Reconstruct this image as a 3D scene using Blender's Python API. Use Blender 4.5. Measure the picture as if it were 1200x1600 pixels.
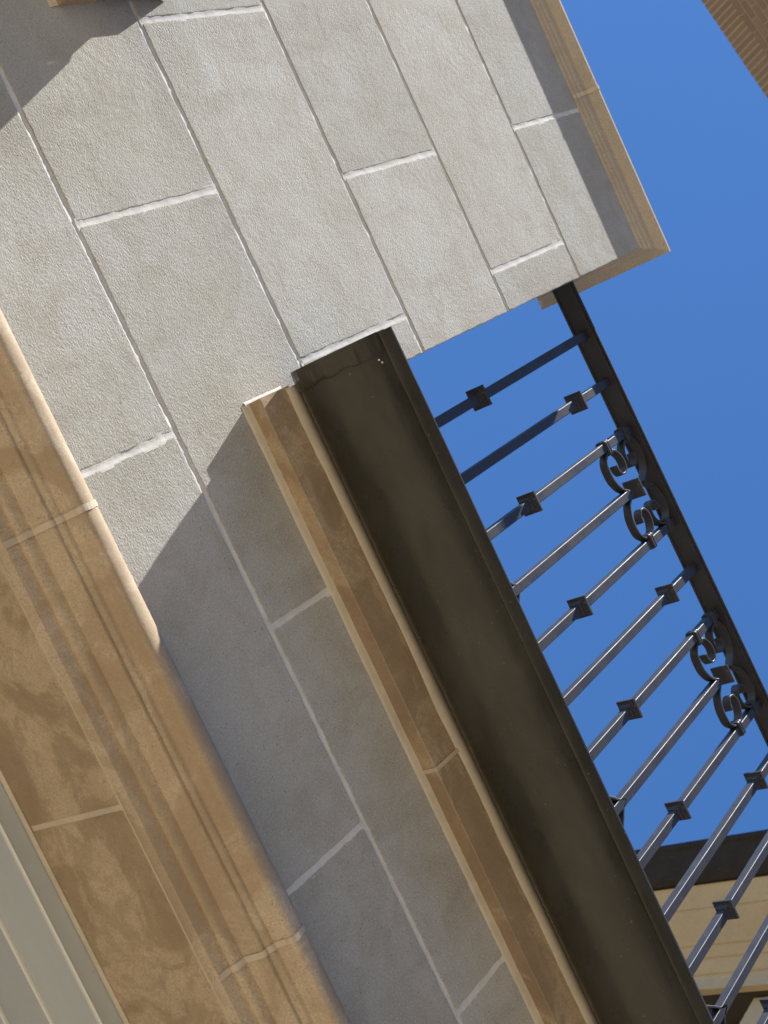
import bpy, bmesh, math, random
from mathutils import Vector, Matrix, noise
random.seed(7)
scn = bpy.context.scene
for o in list(bpy.data.objects): bpy.data.objects.remove(o, do_unlink=True)
R = math.radians
S = 1.4            # camera stands 1.4 m in front of the wall face; wall face is the plane Y = 0
EYE = 1.6          # eye height above the paving

# ------------------------------------------------------------------ camera
cd = bpy.data.cameras.new('camera'); cam = bpy.data.objects.new('camera', cd)
scn.collection.objects.link(cam); scn.camera = cam
cx = Vector((0.42362685, -0.73040453, 0.53577002))
cy = Vector((-0.90088955, -0.27798658, 0.33334889))
cz = Vector((-0.09454267, -0.62388515, -0.77577639))
m = Matrix((cx, cy, cz)).transposed().to_4x4()
m.translation = (0, -S, EYE)
cam.matrix_world = m
cd.sensor_fit = 'VERTICAL'; cd.sensor_height = 36; cd.sensor_width = 27
cd.lens = 36 * 2268.3 / 1600
cd.clip_start = 0.05; cd.clip_end = 3000
cd.dof.use_dof = True; cd.dof.focus_distance = 2.3; cd.dof.aperture_fstop = 13

# ------------------------------------------------------------------ light
SUN = Vector((-2.15, -1.0, 4.9)).normalized()
elev = math.asin(SUN.z); azim = math.atan2(SUN.x, SUN.y)
w = bpy.data.worlds.new('World'); scn.world = w; w.use_nodes = True
nt = w.node_tree; bg = nt.nodes['Background']
sk = nt.nodes.new('ShaderNodeTexSky'); sk.sky_type = 'NISHITA'; sk.sun_disc = False
sk.sun_elevation = elev; sk.sun_rotation = azim
sk.air_density = 1.0; sk.dust_density = 0.35; sk.ozone_density = 9.0; sk.altitude = 1500
hs = nt.nodes.new('ShaderNodeHueSaturation'); hs.inputs['Saturation'].default_value = 1.10; hs.inputs['Value'].default_value = .99
nt.links.new(sk.outputs[0], hs.inputs['Color']); nt.links.new(hs.outputs[0], bg.inputs[0]); bg.inputs[1].default_value = 0.118
sd = bpy.data.lights.new('sun', 'SUN'); sd.energy = 5.0; sd.angle = R(0.53); sd.color = (1, .97, .92)
so = bpy.data.objects.new('sun', sd); scn.collection.objects.link(so)
so.rotation_euler = SUN.to_track_quat('Z', 'Y').to_euler(); so.location = (-4, -4, 12)
vs = scn.view_settings; vs.view_transform = 'Standard'; vs.look = 'None'; vs.gamma = 1; vs.exposure = 0.9

# ------------------------------------------------------------------ helpers
def link(o): scn.collection.objects.link(o); return o
def thing(name, label, cat, loc=(0, 0, 0), group=None, rz=0, kind=None):
    o = link(bpy.data.objects.new(name, None)); o.location = loc; o.rotation_euler.z = rz
    o.empty_display_size = .1
    o['label'] = label; o['category'] = cat
    if group: o['group'] = group
    if kind: o['kind'] = kind
    return o
def obj(name, bm, mat, parent=None, smooth=False, label=None, recalc=True):
    """bm in world coordinates for unrotated parents: shifted into the parent's frame"""
    if recalc: bmesh.ops.recalc_face_normals(bm, faces=bm.faces[:])
    me = bpy.data.meshes.new(name); bm.to_mesh(me); bm.free()
    me.materials.append(mat)
    if smooth:
        for p in me.polygons: p.use_smooth = True
    o = link(bpy.data.objects.new(name, me))
    if parent:
        p = parent; off = Vector((0, 0, 0))
        while p: off += p.location; p = p.parent
        if not parent.get('_local'): me.transform(Matrix.Translation(-off))
        o.parent = parent
    if label: o['label'] = label
    return o
def P(u, w_, v): return Vector((u * S, -w_ * S, v * S + EYE))   # wall units (u right, w out, v up) -> metres

def poly_offset(pts, d):
    """inset a CCW polygon by d"""
    n = len(pts); out = []
    for i in range(n):
        a = Vector(pts[i - 1]); b = Vector(pts[i]); c = Vector(pts[(i + 1) % n])
        e1 = (b - a).normalized(); e2 = (c - b).normalized()
        n1 = Vector((-e1.y, e1.x)); n2 = Vector((-e2.y, e2.x))
        k = (n1 + n2)
        if k.length < 1e-6: out.append(b + n1 * d); continue
        k.normalize(); out.append(b + k * (d / max(.35, k.dot(n1))))
    return out

def add_block(bm, pts, depth=.03, joint=.0085, w0=0, tone=None, amp=.0009, step=.012):
    """one ashlar: CCW outline in metres (x, z) of the wall plane, joint removed all round, soft uneven arris"""
    lay = bm.faces.layers.float.get('tone') or bm.faces.layers.float.new('tone')
    t = random.random() if tone is None else tone
    core = poly_offset(pts, joint / 2)
    # cut the corners, subdivide
    P2 = []
    n = len(core)
    for i in range(n):
        a = core[i]; b = core[(i + 1) % n]; L = (b - a).length; e = (b - a) / L
        r = .0025
        a2 = a + e * r; b2 = b - e * r
        k = max(1, int(L / step))
        for j in range(k + 1): P2.append(a2.lerp(b2, j / k))
    nn = len(P2); cen = sum(P2, Vector((0, 0))) / nn
    rings = []
    for ri, (ins, dy) in enumerate(((0, depth), (0, .0011), (.0004, .00045), (.0012, .00012), (.0024, 0))):
        q = poly_offset(P2, ins) if ins else P2
        ring = []
        for i, p in enumerate(q):
            s = noise.noise(Vector((p.x * 45, p.y * 45, 3.1))) * amp * 1.5 + noise.noise(Vector((p.x * 170, p.y * 170, 9.7))) * amp * 1.1 + max(0, noise.noise(Vector((p.x * 14, p.y * 14, 5.7))) - .35) * amp * 3
            nrm = (P2[(i + 1) % nn] - P2[i - 1]); nrm = Vector((-nrm.y, nrm.x)).normalized()
            p = p + nrm * s * (1 if ri else .0)
            ring.append(bm.verts.new((p.x, dy + w0, p.y)))
        rings.append(ring)
    for a, b in zip(rings, rings[1:]):
        for i in range(nn):
            f = bm.faces.new((a[i], a[(i + 1) % nn], b[(i + 1) % nn], b[i])); f.smooth = True; f[lay] = t
    f = bm.faces.new(rings[-1]); f[lay] = t

def strip_mortar(bm, a, b, width, rec=.0011, sag=.0008, amp=.0005, seed=0, step=.006, y0=0):
    """a mortar bead from a to b (x, z) lying rec behind the face"""
    a = Vector(a); b = Vector(b); L = (b - a).length; e = (b - a) / L; nrm = Vector((-e.y, e.x))
    k = max(2, int(L / step)); rows = []
    prof = ((-.5, .0), (-.26, .1), (-.1, .9), (.1, 1), (.26, .35), (.5, .0))
    for i in range(k + 1):
        c = a.lerp(b, i / k); row = []
        for s, d in prof:
            p = c + nrm * s * width
            y = y0 + rec + sag * d + noise.noise(Vector((p.x * 30 + seed, p.y * 30, 1))) * amp + noise.noise(Vector((p.x * 130 + seed, p.y * 130, 4))) * amp * .8
            row.append(bm.verts.new((p.x, y, p.y)))
        rows.append(row)
    for r0, r1 in zip(rows, rows[1:]):
        for j in range(len(prof) - 1):
            f = bm.faces.new((r0[j], r1[j], r1[j + 1], r0[j + 1])); f.smooth = True

def box(bm, lo, hi, bevel=0, segs=1):
    r = bmesh.ops.create_cube(bm, size=1)
    vs_ = r['verts']; lo = Vector(lo); hi = Vector(hi)
    for v in vs_: v.co = Vector([lo[i] + (v.co[i] + .5) * (hi[i] - lo[i]) for i in range(3)])
    if bevel:
        ed = list({e for v in vs_ for e in v.link_edges})
        bmesh.ops.bevel(bm, geom=ed, offset=bevel, segments=segs, affect='EDGES', profile=.5)

def extrude_profile(bm, prof, x0, x1, closed=True, axis='x', caps=True, step=None, wob=0):
    """prof: list of (y, z) metres; extruded along x"""
    k = 1 if not step else max(1, int((x1 - x0) / step)); rings = []
    for i in range(k + 1):
        x = x0 + (x1 - x0) * i / k
        ring = []
        for j, (y, z) in enumerate(prof):
            dy = dz = 0
            if wob:
                dy = noise.noise(Vector((x * 3, j * .37, 2))) * wob + noise.noise(Vector((x * 22, j * .9, 7))) * wob * .3
                dz = noise.noise(Vector((x * 3, j * .37, 12))) * wob + noise.noise(Vector((x * 22, j * .9, 17))) * wob * .3
            ring.append(bm.verts.new((x, y + dy, z + dz) if axis == 'x' else (y + dy, x, z + dz)))
        rings.append(ring)
    n = len(prof)
    for a, b in zip(rings, rings[1:]):
        for i in range(n if closed else n - 1):
            bm.faces.new((a[i], b[i], b[(i + 1) % n], a[(i + 1) % n]))
    if caps and closed:
        bm.faces.new(rings[0]); bm.faces.new(list(reversed(rings[-1])))

def auto_smooth(o, ang=35):
    for p in o.data.polygons: p.use_smooth = True
    o.data.set_sharp_from_angle(angle=R(ang))

# ------------------------------------------------------------------ materials
class M:
    def __init__(s, name):
        s.m = bpy.data.materials.new(name); s.m.use_nodes = True; s.t = s.m.node_tree
        s.b = s.t.nodes['Principled BSDF']
        s.co = s.n('ShaderNodeTexCoord').outputs['Object']
    def n(s, k, **kw):
        nd = s.t.nodes.new(k)
        for a, v in kw.items(): setattr(nd, a, v)
        return nd
    def l(s, a, b): s.t.links.new(a, b)
    def noise(s, scale, detail=4, rough=.55, dist=0, vec=None, off=(0, 0, 0), scl=None):
        v = vec or s.co
        if scl or off != (0, 0, 0):
            mp = s.n('ShaderNodeMapping'); s.l(v, mp.inputs[0]); mp.inputs[1].default_value = off
            if scl: mp.inputs[3].default_value = scl
            v = mp.outputs[0]
        nd = s.n('ShaderNodeTexNoise'); s.l(v, nd.inputs['Vector'])
        nd.inputs['Scale'].default_value = scale; nd.inputs['Detail'].default_value = detail
        nd.inputs['Roughness'].default_value = rough; nd.inputs['Distortion'].default_value = dist
        return nd.outputs[0]
    def ramp(s, f, stops):
        r = s.n('ShaderNodeValToRGB'); s.l(f, r.inputs[0]); e = r.color_ramp.elements
        while len(e) < len(stops): e.new(.5)
        for i, (p, c) in enumerate(stops):
            e[i].position = p; e[i].color = (c, c, c, 1) if isinstance(c, (int, float)) else (*c, 1)
        return r.outputs[0]
    def mix(s, f, a, b, mode='MIX'):
        x = s.n('ShaderNodeMix', data_type='RGBA', blend_type=mode)
        for i, v in ((0, f), (6, a), (7, b)):
            if isinstance(v, bpy.types.NodeSocket): s.l(v, x.inputs[i])
            elif i == 0: x.inputs[0].default_value = v
            else: x.inputs[i].default_value = (*v, 1)
        return x.outputs[2]
    def math(s, op, a, b=0.):
        x = s.n('ShaderNodeMath', operation=op)
        for i, v in enumerate((a, b)):
            if isinstance(v, bpy.types.NodeSocket): s.l(v, x.inputs[i])
            else: x.inputs[i].default_value = v
        return x.outputs[0]
    def bump(s, h, dist, strength=1, prev=None):
        x = s.n('ShaderNodeBump'); s.l(h, x.inputs['Height']); x.inputs['Distance'].default_value = dist
        x.inputs['Strength'].default_value = strength
        if prev: s.l(prev, x.inputs['Normal'])
        return x.outputs[0]
    def out(s, col=None, rough=.8, nrm=None, metal=0, spec=.5):
        if col is not None:
            if isinstance(col, bpy.types.NodeSocket): s.l(col, s.b.inputs['Base Color'])
            else: s.b.inputs['Base Color'].default_value = (*col, 1)
        if isinstance(rough, bpy.types.NodeSocket): s.l(rough, s.b.inputs['Roughness'])
        else: s.b.inputs['Roughness'].default_value = rough
        s.b.inputs['Metallic'].default_value = metal; s.b.inputs['Specular IOR Level'].default_value = spec
        if nrm: s.l(nrm, s.b.inputs['Normal'])
        return s.m

def stone(name, c0, c1, c2, speck=.5, bump=.0006, tone=True, stain=None, spec=.25):
    g = M(name)
    big = g.noise(4.2, 5, .6, .6)
    col = g.mix(g.ramp(big, [(.38, 0.), (.62, 1.)]), c0, c1)
    mid = g.noise(13, 5, .65, 1.0, off=(3, 1, 7))
    col = g.mix(g.ramp(mid, [(.46, 0.), (.74, .85)]), col, c2)
    rn = g.ramp(g.noise(6, 5, .65, .4, off=(3, 3, 3), scl=(1.6, 1, .45)), [(.55, 0.), (.7, .5)])
    col = g.mix(rn, col, tuple(x * .84 for x in c2))
    if tone:
        a = g.n('ShaderNodeAttribute', attribute_name='tone')
        tt = g.math('ADD', g.math('MULTIPLY', a.outputs['Fac'], .20), .89)
        cmb = g.n('ShaderNodeCombineColor'); 
        for i in range(3): g.l(tt, cmb.inputs[i])
        col = g.mix(1, col, cmb.outputs[0], 'MULTIPLY')
    fine = g.noise(420, 3, .6)
    col = g.mix(g.ramp(fine, [(.34, .6), (.5, 0.)]), col, tuple(x * .6 for x in c0))
    fin2 = g.noise(300, 3, .7, off=(7, 7, 7))
    col = g.mix(g.ramp(fin2, [(.52, 0.), (.68, .5)]), col, tuple(min(.8, x * 1.35) for x in c1))
    v = g.n('ShaderNodeTexVoronoi'); g.l(g.co, v.inputs['Vector']); v.inputs['Scale'].default_value = 230
    dot = g.ramp(v.outputs['Distance'], [(.12, 1.), (.24, 0.)])
    gate = g.ramp(g.noise(75, 2), [(.54, 0.), (.60, .8)])
    col = g.mix(g.math('MULTIPLY', g.math('MULTIPLY', dot, gate), speck), col, tuple(x * .22 for x in c0))
    if stain:
        s1 = g.ramp(g.noise(5.5, 6, .6, 1.2, off=(9, 2, 4), scl=(1, 1, 1.5)), [(.42, 0.), (.50, .22), (.515, .48), (.60, .62), (.8, .8)])
        col = g.mix(s1, col, stain)
        s2 = g.ramp(g.noise(16, 7, .72, .8, off=(1, 7, 2)), [(.50, 0.), (.56, .35), (.75, .6)])
        col = g.mix(s2, col, tuple(x * 1.12 for x in stain))
        s3 = g.ramp(g.noise(7, 6, .7, .5, off=(5, 5, 1)), [(.60, 0.), (.66, .35), (.8, .6)])
        col = g.mix(s3, col, (.60, .53, .42))
    h1 = g.noise(330, 4, .6, .1, scl=(.75, 1, 1.15))
    sm = g.ramp(g.noise(5, 3, .5, off=(2, 8, 3)), [(.4, 1.), (.68, .55)])
    n1 = g.bump(g.math('MULTIPLY', h1, sm), bump, 1)
    n2 = g.bump(g.noise(85, 3, .5), bump * .55, 1, n1)
    n3 = g.bump(g.noise(9, 3, .5), .0016, 1, n2)
    return g.out(col, .88, n3, spec=spec)
def mortar(name, c, bump=.0005):
    g = M(name)
    col = g.mix(g.ramp(g.noise(30, 4, .6), [(.35, 0.), (.7, 1.)]), c, tuple(x * .84 for x in c))
    n = g.bump(g.noise(380, 3, .6), bump * .5, 1)
    n = g.bump(g.noise(90, 3, .5), bump, 1, n)
    return g.out(col, .9, n, spec=.2)

LIME = stone('limestone', (.475, .462, .40), (.54, .532, .49), (.42, .385, .315), 1.0, .0016)
TAN = stone('tan cast stone', (.485, .37, .235), (.54, .425, .285), (.46, .365, .25), .8, .0003, tone=False, stain=(.27, .19, .12))
TANM = stone('tan moulding stone', (.53, .425, .29), (.58, .475, .34), (.49, .40, .285), 1.0, .0004, tone=False, stain=(.36, .265, .165))
TANL = stone('pale tan cast stone', (.50, .435, .345), (.55, .49, .40), (.45, .39, .315), .5, .0003, tone=False)
MORT = mortar('pale mortar', (.76, .745, .70))
TMORT = mortar('tan mortar', (.62, .53, .40), .0003)
CAULK = mortar('cream sealant', (.66, .59, .46), .00015)

def paint(name, c, rough, spec=.5, dirt_sheen=.25, bump=.0002, streak=False, specks=.5, run=False):
    g = M(name)
    d = g.ramp(g.noise(9, 5, .65, .5, scl=((.35, 1, 1) if streak else None)), [(.4, 0.), (.75, 1.)])
    col = g.mix(g.math('MULTIPLY', d, dirt_sheen), c, tuple(min(.68, x * 1.9 + .012) for x in c))  # lighter mottling: dirt, and reflected sheen painted into gutter and frame colour
    if run:      # dusty water marks running across the metal, and drips
        rn = g.ramp(g.noise(9, 6, .7, .3, scl=(2.6, .5, .5)), [(.56, 0.), (.66, .2), (.85, .5)])
        col = g.mix(rn, col, (.055, .05, .04))
    v = g.ramp(g.noise(150, 2, .5, off=(4, 4, 4)), [(.735, 0.), (.76, 1.)])
    col = g.mix(g.math('MULTIPLY', v, specks), col, (.35, .34, .32))
    rr = g.ramp(g.noise(22, 4, .6), [(.3, rough - .07), (.7, rough + .1)])
    n = g.bump(g.noise(120, 3, .6), bump, 1)
    n = g.bump(g.noise(7, 2, .5), .0012, 1, n)
    return g.out(col, rr, n, spec=spec)
BRONZE = paint('dark bronze gutter metal', (.034, .032, .024), .30, .30, .75, .00003, True, .3, run=True)
EAVE = paint('dark brown eave metal', (.030, .024, .016), .6, .08, .3, .00002)
IRON = paint('black painted iron', (.027, .0268, .031), .50, .70, .06, .00002, specks=.35)
FRAME = paint('pale grey green painted wood', (.47, .51, .51), .36, .5, .35, .0002, True)

def brickmat():
    g = M('brown brick')
    a = g.n('ShaderNodeAttribute', attribute_name='tone')
    col = g.mix(a.outputs['Fac'], (.20, .155, .115), (.245, .19, .145))
    n = g.bump(g.noise(60, 4, .6), .002, 1)
    return g.out(col, .9, n)
BRICK = brickmat()
BMORT = mortar('brown brick mortar', (.40, .33, .25))
def pave():
    g = M('warm paving')
    br = g.n('ShaderNodeTexBrick'); g.l(g.co, br.inputs['Vector']); br.inputs['Scale'].default_value = 1.6
    br.inputs['Color1'].default_value = (.34, .265, .18, 1); br.inputs['Color2'].default_value = (.29, .235, .16, 1)
    br.inputs['Mortar'].default_value = (.2, .18, .14, 1); br.inputs['Mortar Size'].default_value = .012
    col = g.mix(g.ramp(g.noise(3, 5), [(.4, 0.), (.7, .4)]), br.outputs['Color'], (.25, .22, .17))
    return g.out(col, .85, g.bump(g.noise(80, 3), .001, 1))
DARKW = M('dark brown ceiling boards').out((.05, .04, .026), .6)

# ------------------------------------------------------------------ setting: the ground
bm = bmesh.new()
vv = [bm.verts.new(c) for c in ((-400, -400, 0), (400, -400, 0), (400, 400, 0), (-400, 400, 0))]
bm.faces.new(vv)
g = obj('ground', bm, pave()); g['kind'] = 'structure'; g['label'] = 'warm paved ground in front of the building'; g['category'] = 'ground'

# ------------------------------------------------------------------ the limestone wall with its pier
wall = thing('limestone_wall', 'pale limestone block wall with pale joints, filling the left and middle of the photo', 'wall', (0, 0, 0))
JU = [v for v in (.7535, 1.005, 1.222, 1.443, 1.660, 1.877, 2.0957)]
PL, PR = -.491, .012           # the pier's edges
CB = 1.1115                    # underside of the cornice bed joint
zz = lambda v: v * S + EYE
def rect(u0, u1, v0, v1): return [Vector((u0 * S, zz(v0))), Vector((u1 * S, zz(v0))), Vector((u1 * S, zz(v1))), Vector((u0 * S, zz(v1)))]
bm = bmesh.new()
# course under the pier, on both sides (goes on to left and right)
us = [-2.172, -1.742, -1.312, -.882, -.452, -.022, .4063, .8345, 1.264, 1.694]
for a, b in zip(us, us[1:]): add_block(bm, rect(a, b, JU[0], JU[1]), .12)
us = [-1.959, -1.529, -1.099, -.669]
for a, b in zip(us, us[1:]): add_block(bm, rect(a, b, JU[1], CB), .12)
us = [.190, .6255, 1.055, 1.485, 1.915]
for a, b in zip(us, us[1:]): add_block(bm, rect(a, b, JU[1], CB), .12)
V2 = lambda u, v: Vector((u * S, zz(v)))
add_block(bm, [V2(-.2395, JU[1]), V2(.190, JU[1]), V2(.190, CB), V2(PR, CB), V2(PR, JU[2]), V2(-.2395, JU[2])], .12, tone=.35)
add_block(bm, [V2(-.669, JU[1]), V2(-.2395, JU[1]), V2(-.2395, JU[2]), V2(PL, JU[2]), V2(PL, CB), V2(-.669, CB)], .12, tone=.5)
for vi, js in ((2, (-.4315, -.0365)), (3, (-.2162,)), (4, (-.435, -.044)), (5, (-.219,))):
    e = [PL] + list(js) + [PR]
    for a, b in zip(e, e[1:]):
        p = rect(a, b, JU[vi], JU[vi + 1] + (.02 if vi == 5 else 0))
        # outer edges of the pier have no joint: push them out by half a joint
        for q in p:
            if abs(q.x - PR * S) < 1e-6: q.x += .00425
            if abs(q.x - PL * S) < 1e-6: q.x -= .00425
        add_block(bm, p, .28)
obj('masonry', bm, LIME, wall, recalc=True)
bm = bmesh.new()
W = .016
strip_mortar(bm, (-3.0, zz(JU[1])), (2.4, zz(JU[1])), W, .0010, .0009, seed=1, amp=.0010)
for i in range(2, 6): strip_mortar(bm, (PL * S + .001, zz(JU[i])), (PR * S - .0005, zz(JU[i])), W, .0011, .0010, seed=i * 7, amp=.0012)
def vstrip(u, v0, v1, seed, rec=.0003, sag=.0008):
    strip_mortar(bm, (u * S, zz(v0) + .002), (u * S, zz(v1) - .002), W * 1.1, rec, sag, seed=seed, amp=.0007)
for u in (-.882, -.452, -.022, .4063, .8345, 1.264): vstrip(u, JU[0], JU[1], u * 31)
for u in (-1.099, -.669, .190, .6255, 1.055): vstrip(u, JU[1], CB, u * 17)
vstrip(-.2395, JU[1], JU[2], 5)
for vi, js in ((2, (-.4315, -.0365)), (3, (-.2162,)), (4, (-.435, -.044)), (5, (-.219,))):
    for u in js: vstrip(u, JU[vi], JU[vi + 1], u * 13 + vi)
obj('mortar', bm, MORT, wall, recalc=True)
# rough backing of the wall and pier, and the wall below beside the opening
bm = bmesh.new()
box(bm, (-3.0, .02, zz(.7535) + .004), (2.4, .118, zz(1.17)))
box(bm, (PL * S + .004, .02, zz(1.18)), (PR * S - .004, .276, zz(2.11)))
box(bm, (-3.0, .0, 0), (-1.7, .5, zz(.74)))
box(bm, (2.15, .0, 0), (2.4, .5, zz(.74)))
box(bm, (-1.7, 1.2, 0), (2.15, 1.4, zz(.76)))
obj('backing', bm, MORT, wall)

bm = bmesh.new(); box(bm, (-3.0, .122, zz(.78)), (2.4, 3.4, zz(1.24)))
obj('balcony_floor', bm, M('dark roof membrane').out((.055, .052, .048), .8), wall)
# coping on the pier
def ring_profile(bm, prof, x0, x1, y0, y1):
    """a moulding run round a rectangle; prof = (outward, z)"""
    rings = []
    for o_, z in prof:
        rings.append([bm.verts.new(c) for c in ((x0 - o_, y0 - o_, z), (x1 + o_, y0 - o_, z), (x1 + o_, y1 + o_, z), (x0 - o_, y1 + o_, z))])
    for a, b in zip(rings, rings[1:]):
        for i in range(4): bm.faces.new((a[i], a[(i + 1) % 4], b[(i + 1) % 4], b[i]))
    bm.faces.new(rings[-1]); bm.faces.new(list(reversed(rings[0])))
cprof = [(-.01, 2.0935), (.0003, 2.094), (.0024, 2.0960), (.0032, 2.1000), (.0034, 2.1012), (.0058, 2.1018), (.0066, 2.1035), (.0068, 2.1085), (.0083, 2.1100), (.0096, 2.1145), (.0099, 2.1200), (.0112, 2.1235), (.0238, 2.1315), (.0246, 2.1318), (.0250, 2.1325), (.0250, 2.1372), (.0240, 2.1392), (0.0, 2.160), (-.03, 2.166)]
bm = bmesh.new()
ring_profile(bm, [(a * S, zz(b)) for a, b in cprof], PL * S - .0, PR * S + .0, 0, .28)
cop = obj('coping', bm, TANL, wall, label='tan moulded coping stone along the top of the pier')
bm = bmesh.new()
e = .0009
pr = [(a * S + e, zz(b) - (e if i < 13 else -e)) for i, (a, b) in enumerate(cprof[1:])]
for x in (-.2392 * S,):
    # a thin proud mortar band over the joint, front side only
    rows = []
    for xx in (x - .0045, x + .0045):
        rows.append([bm.verts.new((xx + noise.noise(Vector((i * .8, xx * 90, 0))) * .0012, -o_, z)) for i, (o_, z) in enumerate(pr)])
    for i in range(len(pr) - 1): bm.faces.new((rows[0][i], rows[1][i], rows[1][i + 1], rows[0][i + 1]))
obj('coping_joint', bm, CAULK, cop)

# ------------------------------------------------------------------ cornices under the two gutters
corn = [(-.02, 1.1157), (0.0, 1.1160), (.0190, 1.1150), (.0197, 1.1158), (.0198, 1.1640), (.017, 1.168), (-.02, 1.168)]
def cornice(u0, u1, joints, label):
    bm = bmesh.new()
    extrude_profile(bm, [(-a * S, zz(b)) for a, b in corn], u0 * S, u1 * S, step=.02, wob=.0012)
    c = obj('cornice', bm, TAN, wall, label=label)
    bm = bmesh.new()
    for u in joints:
        rows = []
        for xx in (u * S - .0035, u * S + .0035):
            rows.append([bm.verts.new((xx + noise.noise(Vector((i * .9, xx * 90, 3))) * .0007, -a * S - dy, zz(b) + dz)) for i, (a, b, dy, dz) in enumerate(((0, 1.1160, 0, -.0012), (.0188, 1.1150, .0012, -.0012), (.0196, 1.1158, .0015, -.001), (.0198, 1.1640, .0013, 0)))])
        for i in range(3): bm.faces.new((rows[0][i], rows[1][i], rows[1][i + 1], rows[0][i + 1]))
    if joints: obj('cornice_joint', bm, TMORT, c)
    # bed joint between wall and cornice: a sloping cream fillet
    bm = bmesh.new()
    k = int((u1 - u0) * S / .012); rows = []
    for i in range(k + 1):
        x = (u0 + (u1 - u0) * i / k) * S
        n1 = noise.noise(Vector((x * 9, 1, 0))) * .0016 + noise.noise(Vector((x * 45, 1, 0))) * .0008
        n2 = noise.noise(Vector((x * 9, 5, 0))) * .0012
        rows.append([bm.verts.new(c) for c in ((x, .004, zz(1.1045) + n1), (x, -.0006, zz(1.1055) + n1), (x, -.0016, zz(1.1100) + n1 * .5), (x, -.0024 + n2, zz(1.1148)), (x, -.003 + n2, zz(1.1164)))])
    for a, b in zip(rows, rows[1:]):
        for j in range(4): bm.faces.new((a[j], b[j], b[j + 1], a[j + 1]))
    obj('bed_joint', bm, CAULK, c, smooth=True)
    # sealant between the top of the cornice and the gutter
    bm = bmesh.new(); rows = []
    for i in range(k + 1):
        x = (u0 + .002 + (u1 - u0 - .004) * i / k) * S
        n1 = noise.noise(Vector((x * 7, 8, 0))) * .0035 + noise.noise(Vector((x * 40, 8, 0))) * .0009
        rows.append([bm.verts.new(c) for c in ((x, -.0190 * S, zz(1.1575) + n1), (x, -.0202 * S, zz(1.1588) + n1), (x, -.0222 * S, zz(1.1650) + n1 * .5), (x, -.0240 * S, zz(1.1730)), (x, -.019 * S, zz(1.176)))])
    for a, b in zip(rows, rows[1:]):
        for j in range(4): bm.faces.new((a[j], b[j], b[j + 1], a[j + 1]))
    obj('sealant', bm, CAULK, c, smooth=True)
    return c
cornice(-.018, 1.71, (.4085, .838, 1.268), 'tan stone cornice under the long dark gutter')
cornice(-2.1, -.4548, (-1.3,), 'end of a tan stone cornice at the top left corner of the photo')
# white mortar smear where the cornice's end meets the pier
bm = bmesh.new(); rows = []
for i in range(26):
    t = i / 25; wv = .0006 + t * .0255 
    n1 = noise.noise(Vector((i * .35, 2, 0))) * .0012 + noise.noise(Vector((i * 1.3, 2, 0))) * .0005
    v = 1.1110 + t * .064
    rows.append([bm.verts.new(c) for c in ((-.018 * S - .0050 + n1, .0006, zz(v)), (-.018 * S - .0030 + n1, -.0014, zz(v)), (-.018 * S - .0004, -.0020, zz(v)), (-.018 * S + .002, -.0022, zz(v)))])
for a, b in zip(rows, rows[1:]):
    for j in range(3): bm.faces.new((a[j], b[j], b[j + 1], a[j + 1]))
obj('mortar_smear', bm, MORT, wall, smooth=True)

# ------------------------------------------------------------------ moulding over the opening and its soffit
mold = [(0, .7535), (.0100, .7637), (.0103, .7660), (.0105, .7730), (.0110, .7790), (.0128, .7800), (.0150, .7822), (.0168, .7860), (.0176, .7890), (.0181, .7930), (.0183, .7975),
        (.0215, .8010), (.0350, .8170), (.0362, .8186), (.0368, .8205), (.0366, .8222), (.0360, .8237), (.0368, .8250), (.0388, .8280), (.0398, .8305), (.0402, .8325), (.0402, .8352),
        (.0415, .8375), (.0500, .8480), (.0548, .8525), (.0572, .8565), (.0583, .8605), (.0584, .8640), (.0578, .8680), (.0566, .8715), (.0547, .8740), (.0522, .8752), (.050, .8753), (.045, .872), (-.002, .836), (-.002, .7535)]
mp = [(-a * S, zz(b * (1 - a))) for a, b in mold]
bm = bmesh.new()
extrude_profile(bm, mp, -2.1, 2.15, step=.02, wob=.0008)
mo = obj('moulding', bm, TANM, wall, label='curved tan stone moulding over the opening'); auto_smooth(mo, 52)
bm = bmesh.new()
for u in (-.424, .0057, .4180, .84):
    rows = []
    vis = mp[1:-3]; n = len(vis)
    for xx in (u * S - .0042, u * S + .0042):
        row = []
        for i, (y, z) in enumerate(vis):
            a = vis[max(0, i - 1)]; b = vis[min(n - 1, i + 1)]
            t = Vector((b[0] - a[0], b[1] - a[1])).normalized(); nn_ = Vector((-t.y, t.x))
            hh = .0014 + noise.noise(Vector((i * .6, u * 9, 1))) * .0004
            row.append(bm.verts.new((xx + noise.noise(Vector((i * .5, xx * 80, 6))) * .001, y + nn_.x * hh, z + nn_.y * hh)))
        rows.append(row)
    for i in range(n - 1): bm.faces.new((rows[0][i], rows[1][i], rows[1][i + 1], rows[0][i + 1]))
obj('moulding_joint', bm, TMORT, mo)
# soffit stones of the opening (20 cm deep)
bm = bmesh.new()
js = [-1.472, -1.042, -.612, -.182, .2480, .678, 1.108, 1.53]
for a, b in zip(js, js[1:]):
    x0 = a * S + .0035; x1 = b * S - .0035
    n0 = len(bm.verts)
    box(bm, (x0, .0035, zz(.7530)), (x1, .1925, zz(.7530) + .05), .002, 2)
so_ = obj('soffit', bm, TAN, wall, label='tan stone underside of the opening')
bm = bmesh.new()
box(bm, (-2.06, .001, zz(.7530) + .0012), (2.14, .192, zz(.7530) + .04))
obj('soffit_mortar', bm, TMORT, so_)
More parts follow.
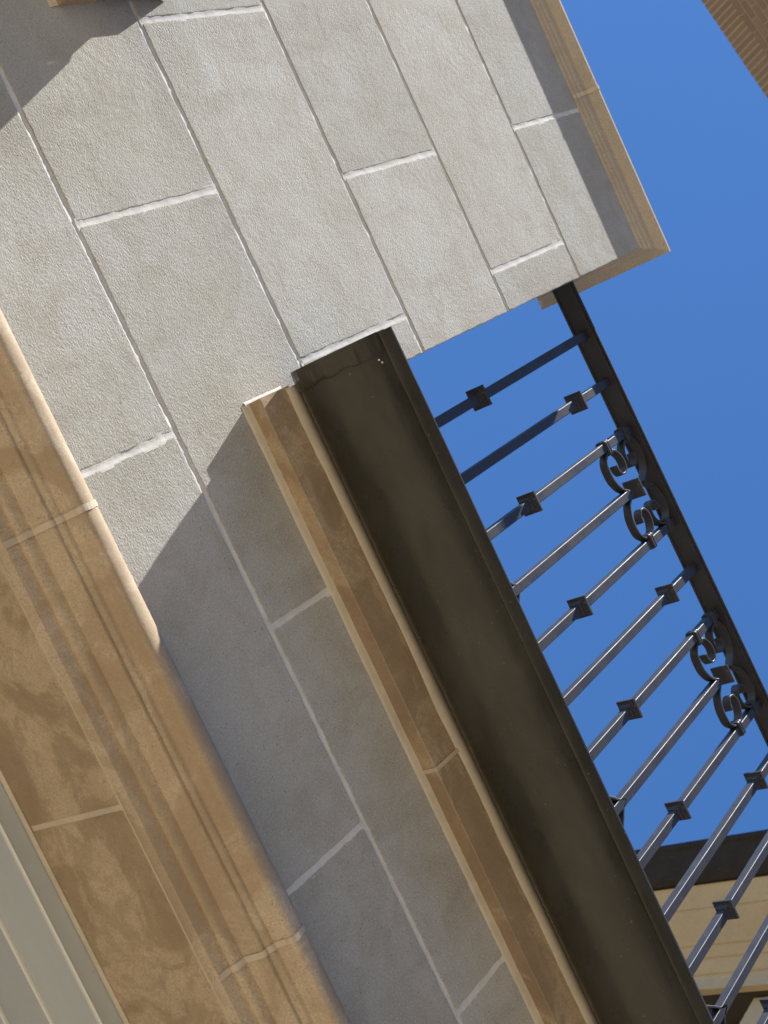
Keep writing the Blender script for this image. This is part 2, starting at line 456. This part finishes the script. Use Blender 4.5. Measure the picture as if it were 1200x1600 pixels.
# painted head frame of the opening
fr = [(.196, .7530), (.196, .7322), (.199, .7306), (.203, .7300), (.2890, .7300), (.2900, .7290), (.2900, .7270), (.2925, .7262), (.2925, .6900), (.2945, .6885), (.2965, .6875), (.36, .6875), (.36, .7530)]
bm = bmesh.new()
extrude_profile(bm, [(y, zz(v)) for y, v in fr], -2.06, 2.14)
hf = obj('head_frame', bm, FRAME, wall, label='pale grey green painted head of the opening')
bm = bmesh.new()
extrude_profile(bm, [(y, zz(v)) for y, v in ((.1955, .7322), (.1945, .7312), (.1965, .7300), (.2005, .7302), (.1985, .7318))], -2.06, 2.14)
extrude_profile(bm, [(y, zz(v)) for y, v in ((.2885, .7298), (.2882, .7272), (.2915, .7262), (.2918, .7298))], -2.06, 2.14)
extrude_profile(bm, [(y, zz(v)) for y, v in ((.2915, .6900), (.2915, .6878), (.2950, .6868), (.2965, .6884))], -2.06, 2.14)
obj('bead', bm, M('lit edge paint').out((.74, .73, .66), .4), hf)  # light caught on the frame's bevel edges, put in as paler colour
bm = bmesh.new()
box(bm, (-2.06, .186, zz(.7508)), (2.14, .1945, zz(.7530)), .0008, 1)
obj('frame_sealant', bm, CAULK, wall)
bm = bmesh.new()
box(bm, (-2.06, .325, .05), (2.14, .335, zz(.7)))
obj('door_panel', bm, FRAME, wall)

# ------------------------------------------------------------------ gutters
gut = [(.0225, 1.1745), (.0255, 1.1712), (.0300, 1.1660), (.0350, 1.1600), (.0410, 1.1550), (.0480, 1.1515), (.0560, 1.1495), (.0660, 1.1488), (.0760, 1.1497), (.0860, 1.1522), (.0960, 1.1563),
       (.1050, 1.1615), (.1130, 1.1680), (.1200, 1.1750), (.1255, 1.1820), (.1295, 1.1890), (.1302, 1.1915), (.1310, 1.1928), (.1322, 1.1922), (.1335, 1.1920), (.1350, 1.1935), (.1378, 1.1992), (.1396, 1.2038), (.1402, 1.2052), (.1402, 1.2078), (.1398, 1.2086), (.1385, 1.2088)]
def gutter(u0, u1, end, label):
    t = thing('gutter', label, 'gutter', (u0 * S if end < 0 else u1 * S, -.1, zz(1.15)), 'dark bronze gutters on the wall')
    pts = [Vector((-a * S, zz(b))) for a, b in gut]
    inner = []
    for i, p in enumerate(pts):
        a = pts[max(0, i - 1)]; b = pts[min(len(pts) - 1, i + 1)]
        tt = (b - a).normalized(); nn_ = Vector((-tt.y, tt.x)); 
        if nn_.dot(Vector((-.08 * S, zz(1.24))) - p) < 0: nn_ = -nn_
        inner.append(p + nn_ * .0012)
    back = [(-.0222 * S, zz(1.2085)), (-.0222 * S + .0013, zz(1.2085))]
    outl = [tuple(p) for p in pts] + [tuple(p) for p in reversed(inner)]
    bm = bmesh.new()
    extrude_profile(bm, outl, u0 * S, u1 * S, step=.05, wob=.0006)
    box(bm, (u0 * S, -.0222 * S - .0001, zz(1.1745)), (u1 * S, -.0222 * S + .0012, zz(1.207)))
    tr = obj('trough', bm, BRONZE, t); auto_smooth(tr, 40)
    # end cap: plate plus a crimped flange wrapping 3 cm over the trough
    ue = u0 if end < 0 else u1; dx = .032 * (1 if end < 0 else -1)
    bm = bmesh.new()
    body = pts[:17]
    cap = [(-.0222 * S, zz(1.2075))] + [(p.x, p.y) for p in body] + [(-.1300 * S, zz(1.2075))]
    x0 = ue * S; extrude_profile(bm, cap, min(x0, x0 - .0015 * (1 if end < 0 else -1)), max(x0, x0 - .0015 * (1 if end < 0 else -1)))
    K = 22; fl = []
    for i, p in enumerate(body):
        a = body[max(0, i - 1)]; b = body[min(len(body) - 1, i + 1)]
        tt = (b - a).normalized(); nn_ = Vector((-tt.y, tt.x))
        if nn_.dot(Vector((-.08 * S, zz(1.24))) - p) > 0: nn_ = -nn_
        fl.append((p, nn_))
    # finer sampling along the profile for the crimps
    fine = []
    for (p0, n0), (p1, n1) in zip(fl, fl[1:]):
        for j in range(5): fine.append((p0.lerp(p1, j / 5), n0.lerp(n1, j / 5).normalized()))
    fine.append(fl[-1])
    rows = []
    L = len(fine)
    for j in range(7):
        s = j / 6; row = []
        for i, (p, n_) in enumerate(fine):
            q = i / L
            cr = max(0, math.sin(q * 62)) ** 4 * .0022 * math.sin(math.pi * s) * (1 if .25 < q < .8 else .25)
            edge = 1 - .30 * max(0, noise.noise(Vector((q * 7, 3, 0)))) - (.35 if q > .93 else 0)
            o_ = p + n_ * ((.0020 if j < 6 else .0001) + cr)
            row.append(bm.verts.new((x0 - .0016 * (1 if end < 0 else -1) + dx * min(1, s * 1.15) * edge, o_.x, o_.y)))
        rows.append(row)
    for a, b in zip(rows, rows[1:]):
        for i in range(L - 1):
            f = bm.faces.new((a[i], b[i], b[i + 1], a[i + 1])); f.smooth = True
    obj('end_cap', bm, BRONZE, t)
    if end < 0:
        for k, (dx_, wv, vv_) in enumerate(((.036, .1262, 1.1832), (.041, .1272, 1.1850))):
            bm = bmesh.new(); bmesh.ops.create_icosphere(bm, subdivisions=2, radius=.0016, matrix=Matrix.Translation((u0 * S + dx_, -wv * S - .0002, zz(vv_))))
            obj('rivet', bm, MORT, t, smooth=True)
    # flashing behind, sloping back to the wall
    bm = bmesh.new()
    fu0, fu1 = (u0 + .004, u1) if end < 0 else (u0, u1 - .002)
    if end < 0: fu0 = PR + .001
    extrude_profile(bm, [(-a * S, zz(b)) for a, b in ((.0002, 1.274), (.0140, 1.250), (.0140, 1.209), (.0218, 1.2065), (.0218, 1.204), (.0125, 1.206), (.0125, 1.249), (.0002, 1.272))], fu0 * S, fu1 * S)
    obj('flashing', bm, BRONZE, t)
    return t
gutter(-.0275, 1.71, -1, 'long dark bronze gutter running diagonally below the iron railing')
gutter(-2.1, -.4470, 1, 'short end of a dark gutter at the very top left edge of the photo')

# ------------------------------------------------------------------ balcony railing
RZ = -R(.75)
ox, oy = PR * S, .10 * S      # where the handrail meets the pier
rail = thing('balcony_railing', 'black wrought iron balcony railing with scrolls and square collars against the blue sky', 'railing', (ox + .0300, oy, EYE), None, RZ)
rail.rotation_euler.y = -R(.8)
rail['_local'] = 1            # parts below are written in the railing's own frame: x along, y depth (minus = outward), z above eye level
SP = .11305; X0 = .1038 * S - ox
BW = .0095; ZT = 2.798; ZB = 1.90
def zbar(bm, x, z0, z1, b=BW): box(bm, (x - b, -b, z0), (x + b, b, z1), .0017, 3)
def knot(bm, z, x=0, full=True):
    sec = [(.0100, -.0165), (.0118, -.0160), (.0150, -.0085), (.0162, -.0065), (.0190, -.0060), (.0192, -.0035), (.0228, -.0028), (.0232, -.0022), (.0232, .0022), (.0228, .0028), (.0192, .0035), (.0190, .0060), (.0162, .0065), (.0150, .0085), (.0118, .0160), (.0100, .0165)]
    if not full: sec = [(.009, -.0045), (.016, -.0040), (.0225, -.0028), (.0230, -.0020), (.0230, .0020), (.0225, .0028), (.016, .0040), (.009, .0045)]
    rings = [[bm.verts.new((x + sx * a, sy * a, z + h)) for sx, sy in ((-1, -1), (1, -1), (1, 1), (-1, 1))] for a, h in [((a * .9 if a > .0125 else a), h) for a, h in sec]]
    for r0, r1 in zip(rings, rings[1:]):
        for i in range(4): bm.faces.new((r0[i], r0[(i + 1) % 4], r1[(i + 1) % 4], r1[i]))
    bm.faces.new(rings[0]); bm.faces.new(rings[-1])
def smooth_path(pts, k=8):
    out = []; n = len(pts); pts = [Vector(p) for p in pts]
    for i in range(n - 1):
        p0 = pts[max(0, i - 1)]; p1 = pts[i]; p2 = pts[i + 1]; p3 = pts[min(n - 1, i + 2)]
        for j in range(k):
            t = j / k
            out.append(.5 * ((2 * p1) + (p2 - p0) * t + (2 * p0 - 5 * p1 + 4 * p2 - p3) * t * t + (3 * p1 - p0 - 3 * p2 + p3) * t ** 3))
    out.append(pts[-1]); return out
def strip_sweep(bm, path, wd=.0095, th=.0021):
    """flat bar swept along a path in the x-z plane, width in y"""
    c = .0006; rings = []; n = len(path)
    for i, p in enumerate(path):
        t = (path[min(n - 1, i + 1)] - path[max(0, i - 1)]).normalized(); nr = Vector((-t.y, t.x))
        s = []
        for a, b in ((-th, -wd + c), (-th + c, -wd), (th - c, -wd), (th, -wd + c), (th, wd - c), (th - c, wd), (-th + c, wd), (-th, wd - c)):
            q = p + nr * a; s.append(bm.verts.new((q.x, b, q.y)))
        rings.append(s)
    for a, b in zip(rings, rings[1:]):
        for i in range(8): bm.faces.new((a[i], a[(i + 1) % 8], b[(i + 1) % 8], b[i]))
    bm.faces.new(rings[0]); bm.faces.new(list(reversed(rings[-1])))
CP = [(-.001, 2.681), (-.0080, 2.668), (-.021, 2.649), (-.045, 2.6345), (-.074, 2.6335), (-.090, 2.6425), (-.1010, 2.662), (-.0970, 2.688), (-.079, 2.7050), (-.059, 2.7075), (-.0455, 2.697), (-.0440, 2.6815), (-.0545, 2.6715), (-.0680, 2.6695)]
ZM = 2.7145
FP = [(-.001, 2.1680), (-.008, 2.1500), (-.022, 2.1330), (-.043, 2.1060), (-.070, 2.0730), (-.093, 2.0350), (-.1000, 2.0000), (-.092, 1.9660), (-.072, 1.9520), (-.056, 1.9640), (-.054, 1.9820), (-.064, 1.9930)]
def collar(bm, x, side, z):
    """double band round the bar and the scroll beside it"""
    xa = x - .0118; xb = x + .0118
    if side > 0: xb += .0062
    else: xa -= .0062
    for dz in (-.0040, .0040):
        rings = []
        for a, h in ((0, -.0034), (.0016, -.0030), (.0022, 0), (.0016, .0030), (0, .0034)):
            ring = []
            for cxx, cyy, a0 in ((xb - .003, .0085, 0), (xa + .003, .0085, 90), (xa + .003, -.0085, 180), (xb - .003, -.0085, 270)):
                for k in range(4):
                    an = R(a0 + k * 30); ring.append(bm.verts.new((cxx + math.cos(an) * (.003 + a), cyy + math.sin(an) * (.003 + a), z + dz + h)))
            rings.append(ring)
        for r0, r1 in zip(rings, rings[1:]):
            for i in range(16): bm.faces.new((r0[i], r0[(i + 1) % 16], r1[(i + 1) % 16], r1[i]))
        bm.faces.new(rings[0]); bm.faces.new(list(reversed(rings[-1])))
NB = 20
bm = bmesh.new()
XE = X0 + SP * NB
box(bm, (0.0005, -.0185, ZT), (XE, .0190, ZT + .0030), .0006, 1)
box(bm, (0.0008, -.0275, ZT + .0032), (XE, .0275, ZT + .0078), .0012, 2)
box(bm, (0.0011, -.0235, ZT + .0080), (XE, .0235, ZT + .0115), .0015, 2)
box(bm, (0.0009, -.0222, ZT - .0022), (XE, -.0187, ZT + .0031), .0006, 1)
box(bm, (0.0009, .0192, ZT - .0022), (XE, .0225, ZT + .0031), .0006, 1)
obj('handrail', bm, IRON, rail)
bm = bmesh.new()
box(bm, (0, -.016, ZB - .012), (XE, .016, ZB), .0015, 2)
obj('bottom_rail', bm, IRON, rail)
# one mesh of each kind, shared
def mesh_of(bm, name):
    bmesh.ops.recalc_face_normals(bm, faces=bm.faces[:])
    me = bpy.data.meshes.new(name); bm.to_mesh(me); bm.free(); me.materials.append(IRON); return me
bm = bmesh.new(); zbar(bm, 0, ZB, ZT); me_bar = mesh_of(bm, 'baluster')
bm = bmesh.new(); zbar(bm, 0, ZB, 2.6725)
# pointed tip
t4 = [bm.verts.new(c) for c in ((-.0085, -.0085, 2.6725), (.0085, -.0085, 2.6725), (.0085, .0085, 2.6725), (-.0085, .0085, 2.6725))]
tp = [bm.verts.new((sx * .0035, sy * .0035, 2.689)) for sx, sy in ((-1, -1), (1, -1), (1, 1), (-1, 1))]
for i in range(4): bm.faces.new((t4[i], t4[(i + 1) % 4], tp[(i + 1) % 4], tp[i]))
bm.faces.new(tp)
box(bm, (-.004, -.004, 2.709), (.004, .004, 2.750), .0006, 1)
me_short = mesh_of(bm, 'baluster_short')
bm = bmesh.new(); knot(bm, 0); me_knot = mesh_of(bm, 'knot')
bm = bmesh.new(); knot(bm, 0, full=False); me_plate = mesh_of(bm, 'plate')
def scroll_mesh(path):
    bm = bmesh.new(); strip_sweep(bm, smooth_path(path)); return mesh_of(bm, 'scroll')
mir = lambda pts: [(-x, z) for x, z in pts]
flip = lambda pts: [(x, 2 * ZM - z) for x, z in pts]
me_s = [scroll_mesh(p) for p in (CP, mir(CP), flip(CP), mir(flip(CP)), FP, mir(FP))]
for me in me_s: 
    for p in me.polygons: p.use_smooth = True
    me.set_sharp_from_angle(angle=R(30))
bm = bmesh.new(); collar(bm, 0, 1, 0); me_cr = mesh_of(bm, 'collar')
bm = bmesh.new(); collar(bm, 0, -1, 0); me_cl = mesh_of(bm, 'collar')
def child(name, me, parent, loc):
    o = link(bpy.data.objects.new(name, me)); o.parent = parent; o.location = loc
    if name == 'knot': o.rotation_euler = [random.uniform(-.03, .03) for _ in range(3)]
    return o
for k in range(NB):
    x = X0 + SP * k; ph = k % 4
    b = child('baluster', me_short if ph == 3 else me_bar, rail, (x, 0, 0))
    if ph in (0, 2): child('knot', me_knot, b, (0, 0, 2.322 + random.uniform(-.001, .001)))
    if ph == 1: child('knot', me_knot, b, (0, 0, 2.644))
    if ph == 2 or (ph == 0 and k > 0):
        me = me_cr if ph == 2 else me_cl
        for z in (2.667, 2 * ZM - 2.667, 1.996): child('collar', me, b, (0, 0, z))
    if ph == 3:
        child('knot', me_plate, b, (0, 0, 2.709))
        for me in me_s: child('scroll', me, rail, (x, 0, 0))
del rail['_local']

# ------------------------------------------------------------------ wing of the building behind, eave running away from us
wing = thing('side_wing', 'cream eave and dark porch of the building wing at the bottom right behind the railing', 'building', (3.3, 4.5, 0))
U = 3.08
def ext_y(pts, y0, y1):
    bm = bmesh.new()
    rings = [[bm.verts.new((x, y, z + EYE)) for x, z in pts] for y in (y0, y1)]
    n = len(pts)
    for i in range(n): bm.faces.new((rings[0][i], rings[0][(i + 1) % n], rings[1][(i + 1) % n], rings[1][i]))
    bm.faces.new(rings[0]); bm.faces.new(list(reversed(rings[1])))
    return bm
CREAM = stone('cream eave stone', (.46, .355, .20), (.49, .385, .22), (.44, .34, .19), .2, .0002, tone=False)
cp = [(3.222, 6.212)]
for x, r in ((3.30, 1.849), (3.43, 1.737), (3.472, 1.700), (3.52, 1.656)):
    z = x * r; cp += [(x - .006, z + .006), (x + .003, z + .003), (x + .004, z - .004), (x + .002, z - .008)]
cp += [(3.527, 3.52 * 1.656 - .03), (3.527, 5.712), (3.56, 5.712), (3.66, 6.25), (3.30, 6.42), (3.25, 6.42)]
obj('cornice', ext_y(cp, 1.9, 9.0), CREAM, wing, label='cream moulded eave')
obj('ceiling', ext_y([(3.562, 5.735), (6.5, 5.735), (6.5, 5.80), (3.58, 5.80)], 1.9, 9.0), DARKW, wing)
bm = bmesh.new()
for x in (3.75, 4.0, 4.35, 4.7, 5.1): box(bm, (x, 1.9, 5.60 + EYE), (x + .09, 9.0, 5.732 + EYE), .004)
obj('beam', bm, DARKW, wing)
obj('roof', ext_y([(3.26, 6.425), (6.6, 7.9), (6.6, 7.95), (3.24, 6.47)], 1.85, 9.05), DARKW, wing)
for y in (2.1, 8.6):
    bm = bmesh.new(); box(bm, (3.60, y, 0), (3.90, y + .3, 5.73 + EYE), .01); obj('post', bm, CREAM, wing)
bm = bmesh.new(); box(bm, (6.4, 1.9, 0), (6.7, 9.0, 5.73 + EYE)); obj('wall', bm, DARKW, wing)
g2 = thing('gutter', 'distant dark gutter along the cream eave at the bottom right behind the balusters', 'gutter', (3.15, 4.5, 6.3 + EYE))
gp = [(3.230, 6.222), (3.205, 6.214), (3.180, 6.235), (3.150, 6.285), (3.122, 6.345), (3.104, 6.395), (3.095, 6.403), (3.086, 6.408), (3.080, 6.440), (3.080, 6.45), (3.084, 6.452), (3.090, 6.415), (3.108, 6.41), (3.128, 6.35), (3.156, 6.295), (3.184, 6.25), (3.215, 6.235), (3.230, 6.42), (3.235, 6.42)]
tr = obj('trough', ext_y(gp, 1.95, 8.95), EAVE, g2)
bm = bmesh.new(); bmesh.ops.create_cone(bm, cap_ends=True, segments=16, radius1=.04, radius2=.04, depth=7.6, matrix=Matrix.Translation((3.43, 8.8, 3.8)))
obj('downpipe', bm, BRONZE, g2)

# ------------------------------------------------------------------ brick building overhead, seen from below at the top right
H = 14.5
brk = thing('brick_building', 'blurred brown brick overhang high up in the top right corner of the photo', 'building', (3, 4, 0))
ed = Vector((.0804, -.0153)).normalized()
def hit(dx, dy): return Vector((dx * H, dy * H - S))
e0 = hit(-.12941531, .36272759)
sdir = (Vector((-0.30, 1.0))).normalized()        # set of the bricks
# stripe direction from the photograph's skew
vp = (-1397 * cx + -1400 * cy + -2268 * cz); sdir = Vector((vp.x / vp.y, 1)).normalized()
bm = bmesh.new(); lay = bm.faces.layers.float.new('tone')
PITCH = .067; BL = .235
for i in range(-10, 96):
    a = e0 + ed * (i * PITCH); b = a + ed * (PITCH - .020)
    j = random.uniform(-.002, .002)
    q = [a + sdir * j, b + sdir * j, b - sdir * BL, a - sdir * BL]
    lo = [bm.verts.new((p.x, p.y, H + EYE + random.uniform(-.002, .002))) for p in q]; hi = [bm.verts.new((p.x, p.y, H + EYE + .12)) for p in q]
    t = random.random() * .7
    fs = [bm.faces.new(lo), bm.faces.new(hi)] + [bm.faces.new((lo[k], lo[(k + 1) % 4], hi[(k + 1) % 4], hi[k])) for k in range(4)]
    for f in fs: f[lay] = t
obj('soldier_course', bm, BRICK, brk)
bm = bmesh.new(); lay = bm.faces.layers.float.new('tone')
nrm = Vector((ed.y, -ed.x))                       # towards us
L0 = e0 - ed * .67; 
for r in range(60):
    for i in range(-1, 31):
        o_ = (.105 if r % 2 else 0)
        a = L0 + ed * (i * .21 + o_) + nrm * (BL * .93 + .012 + r * .067); b = a + ed * .198
        q = [a, b, b + nrm * .055, a + nrm * .055]
        z0 = H + EYE + .0002 + random.uniform(-.002, .002)
        lo = [bm.verts.new((p.x, p.y, z0)) for p in q]; hi = [bm.verts.new((p.x, p.y, z0 + .06)) for p in q]
        t = random.random()
        for f in [bm.faces.new(lo)] + [bm.faces.new((lo[k], lo[(k + 1) % 4], hi[(k + 1) % 4], hi[k])) for k in range(4)]: f[lay] = t
obj('brick_soffit', bm, BRICK, brk)
bm = bmesh.new()
c = [L0 + nrm * .004, L0 + ed * 7.0 + nrm * .004, L0 + ed * 7.0 + nrm * 4.3, L0 + nrm * 4.3]  # unseen depth towards the viewer added so its shadow falls on the wing
lo = [bm.verts.new((p.x, p.y, H + EYE + .0035)) for p in c]; hi = [bm.verts.new((p.x, p.y, H + EYE + 2.0)) for p in c]
bm.faces.new(lo); bm.faces.new(hi)
for k in range(4): bm.faces.new((lo[k], lo[(k + 1) % 4], hi[(k + 1) % 4], hi[k]))
obj('wall', bm, BMORT, brk)
bm = bmesh.new(); c = L0 + ed * 7.0
box(bm, (c.x - .3, c.y - 4.2, 0), (c.x + 1.2, c.y - .4, H + EYE + 2.0), .01)
obj('pier', bm, BRICK, brk)

# added unseen facade behind the viewer, blocking sky light from the wall
bm = bmesh.new(); YB = -13.0
xs = [-16 + 2.6 * i for i in range(14)]
zs = [0, 1.0, 2.6, 4.4, 6.0, 7.8, 9.4, 11.2, 12.8, 14.2]
for i, (a, b) in enumerate(zip(xs, xs[1:])):
    for j, (c, d) in enumerate(zip(zs, zs[1:])):
        if j % 2 == 1:      # a window band: piers between openings
            box(bm, (a, YB - .3, c), (a + .65, YB, d)); box(bm, (b - .65, YB - .3, c), (b, YB, d))
        else: box(bm, (a, YB - .3, c), (b, YB, d))
obj('sky_block_facade', bm, BRICK, brk)
GL = M('dark window glass').out((.02, .025, .03), .08)
for i, (a, b) in enumerate(zip(xs, xs[1:])):
    for j in (1, 3, 5, 7):
        bm = bmesh.new(); box(bm, (a + .66, YB - .2, zs[j] + .01), (b - .66, YB - .17, zs[j + 1] - .01)); obj('window', bm, GL, brk)
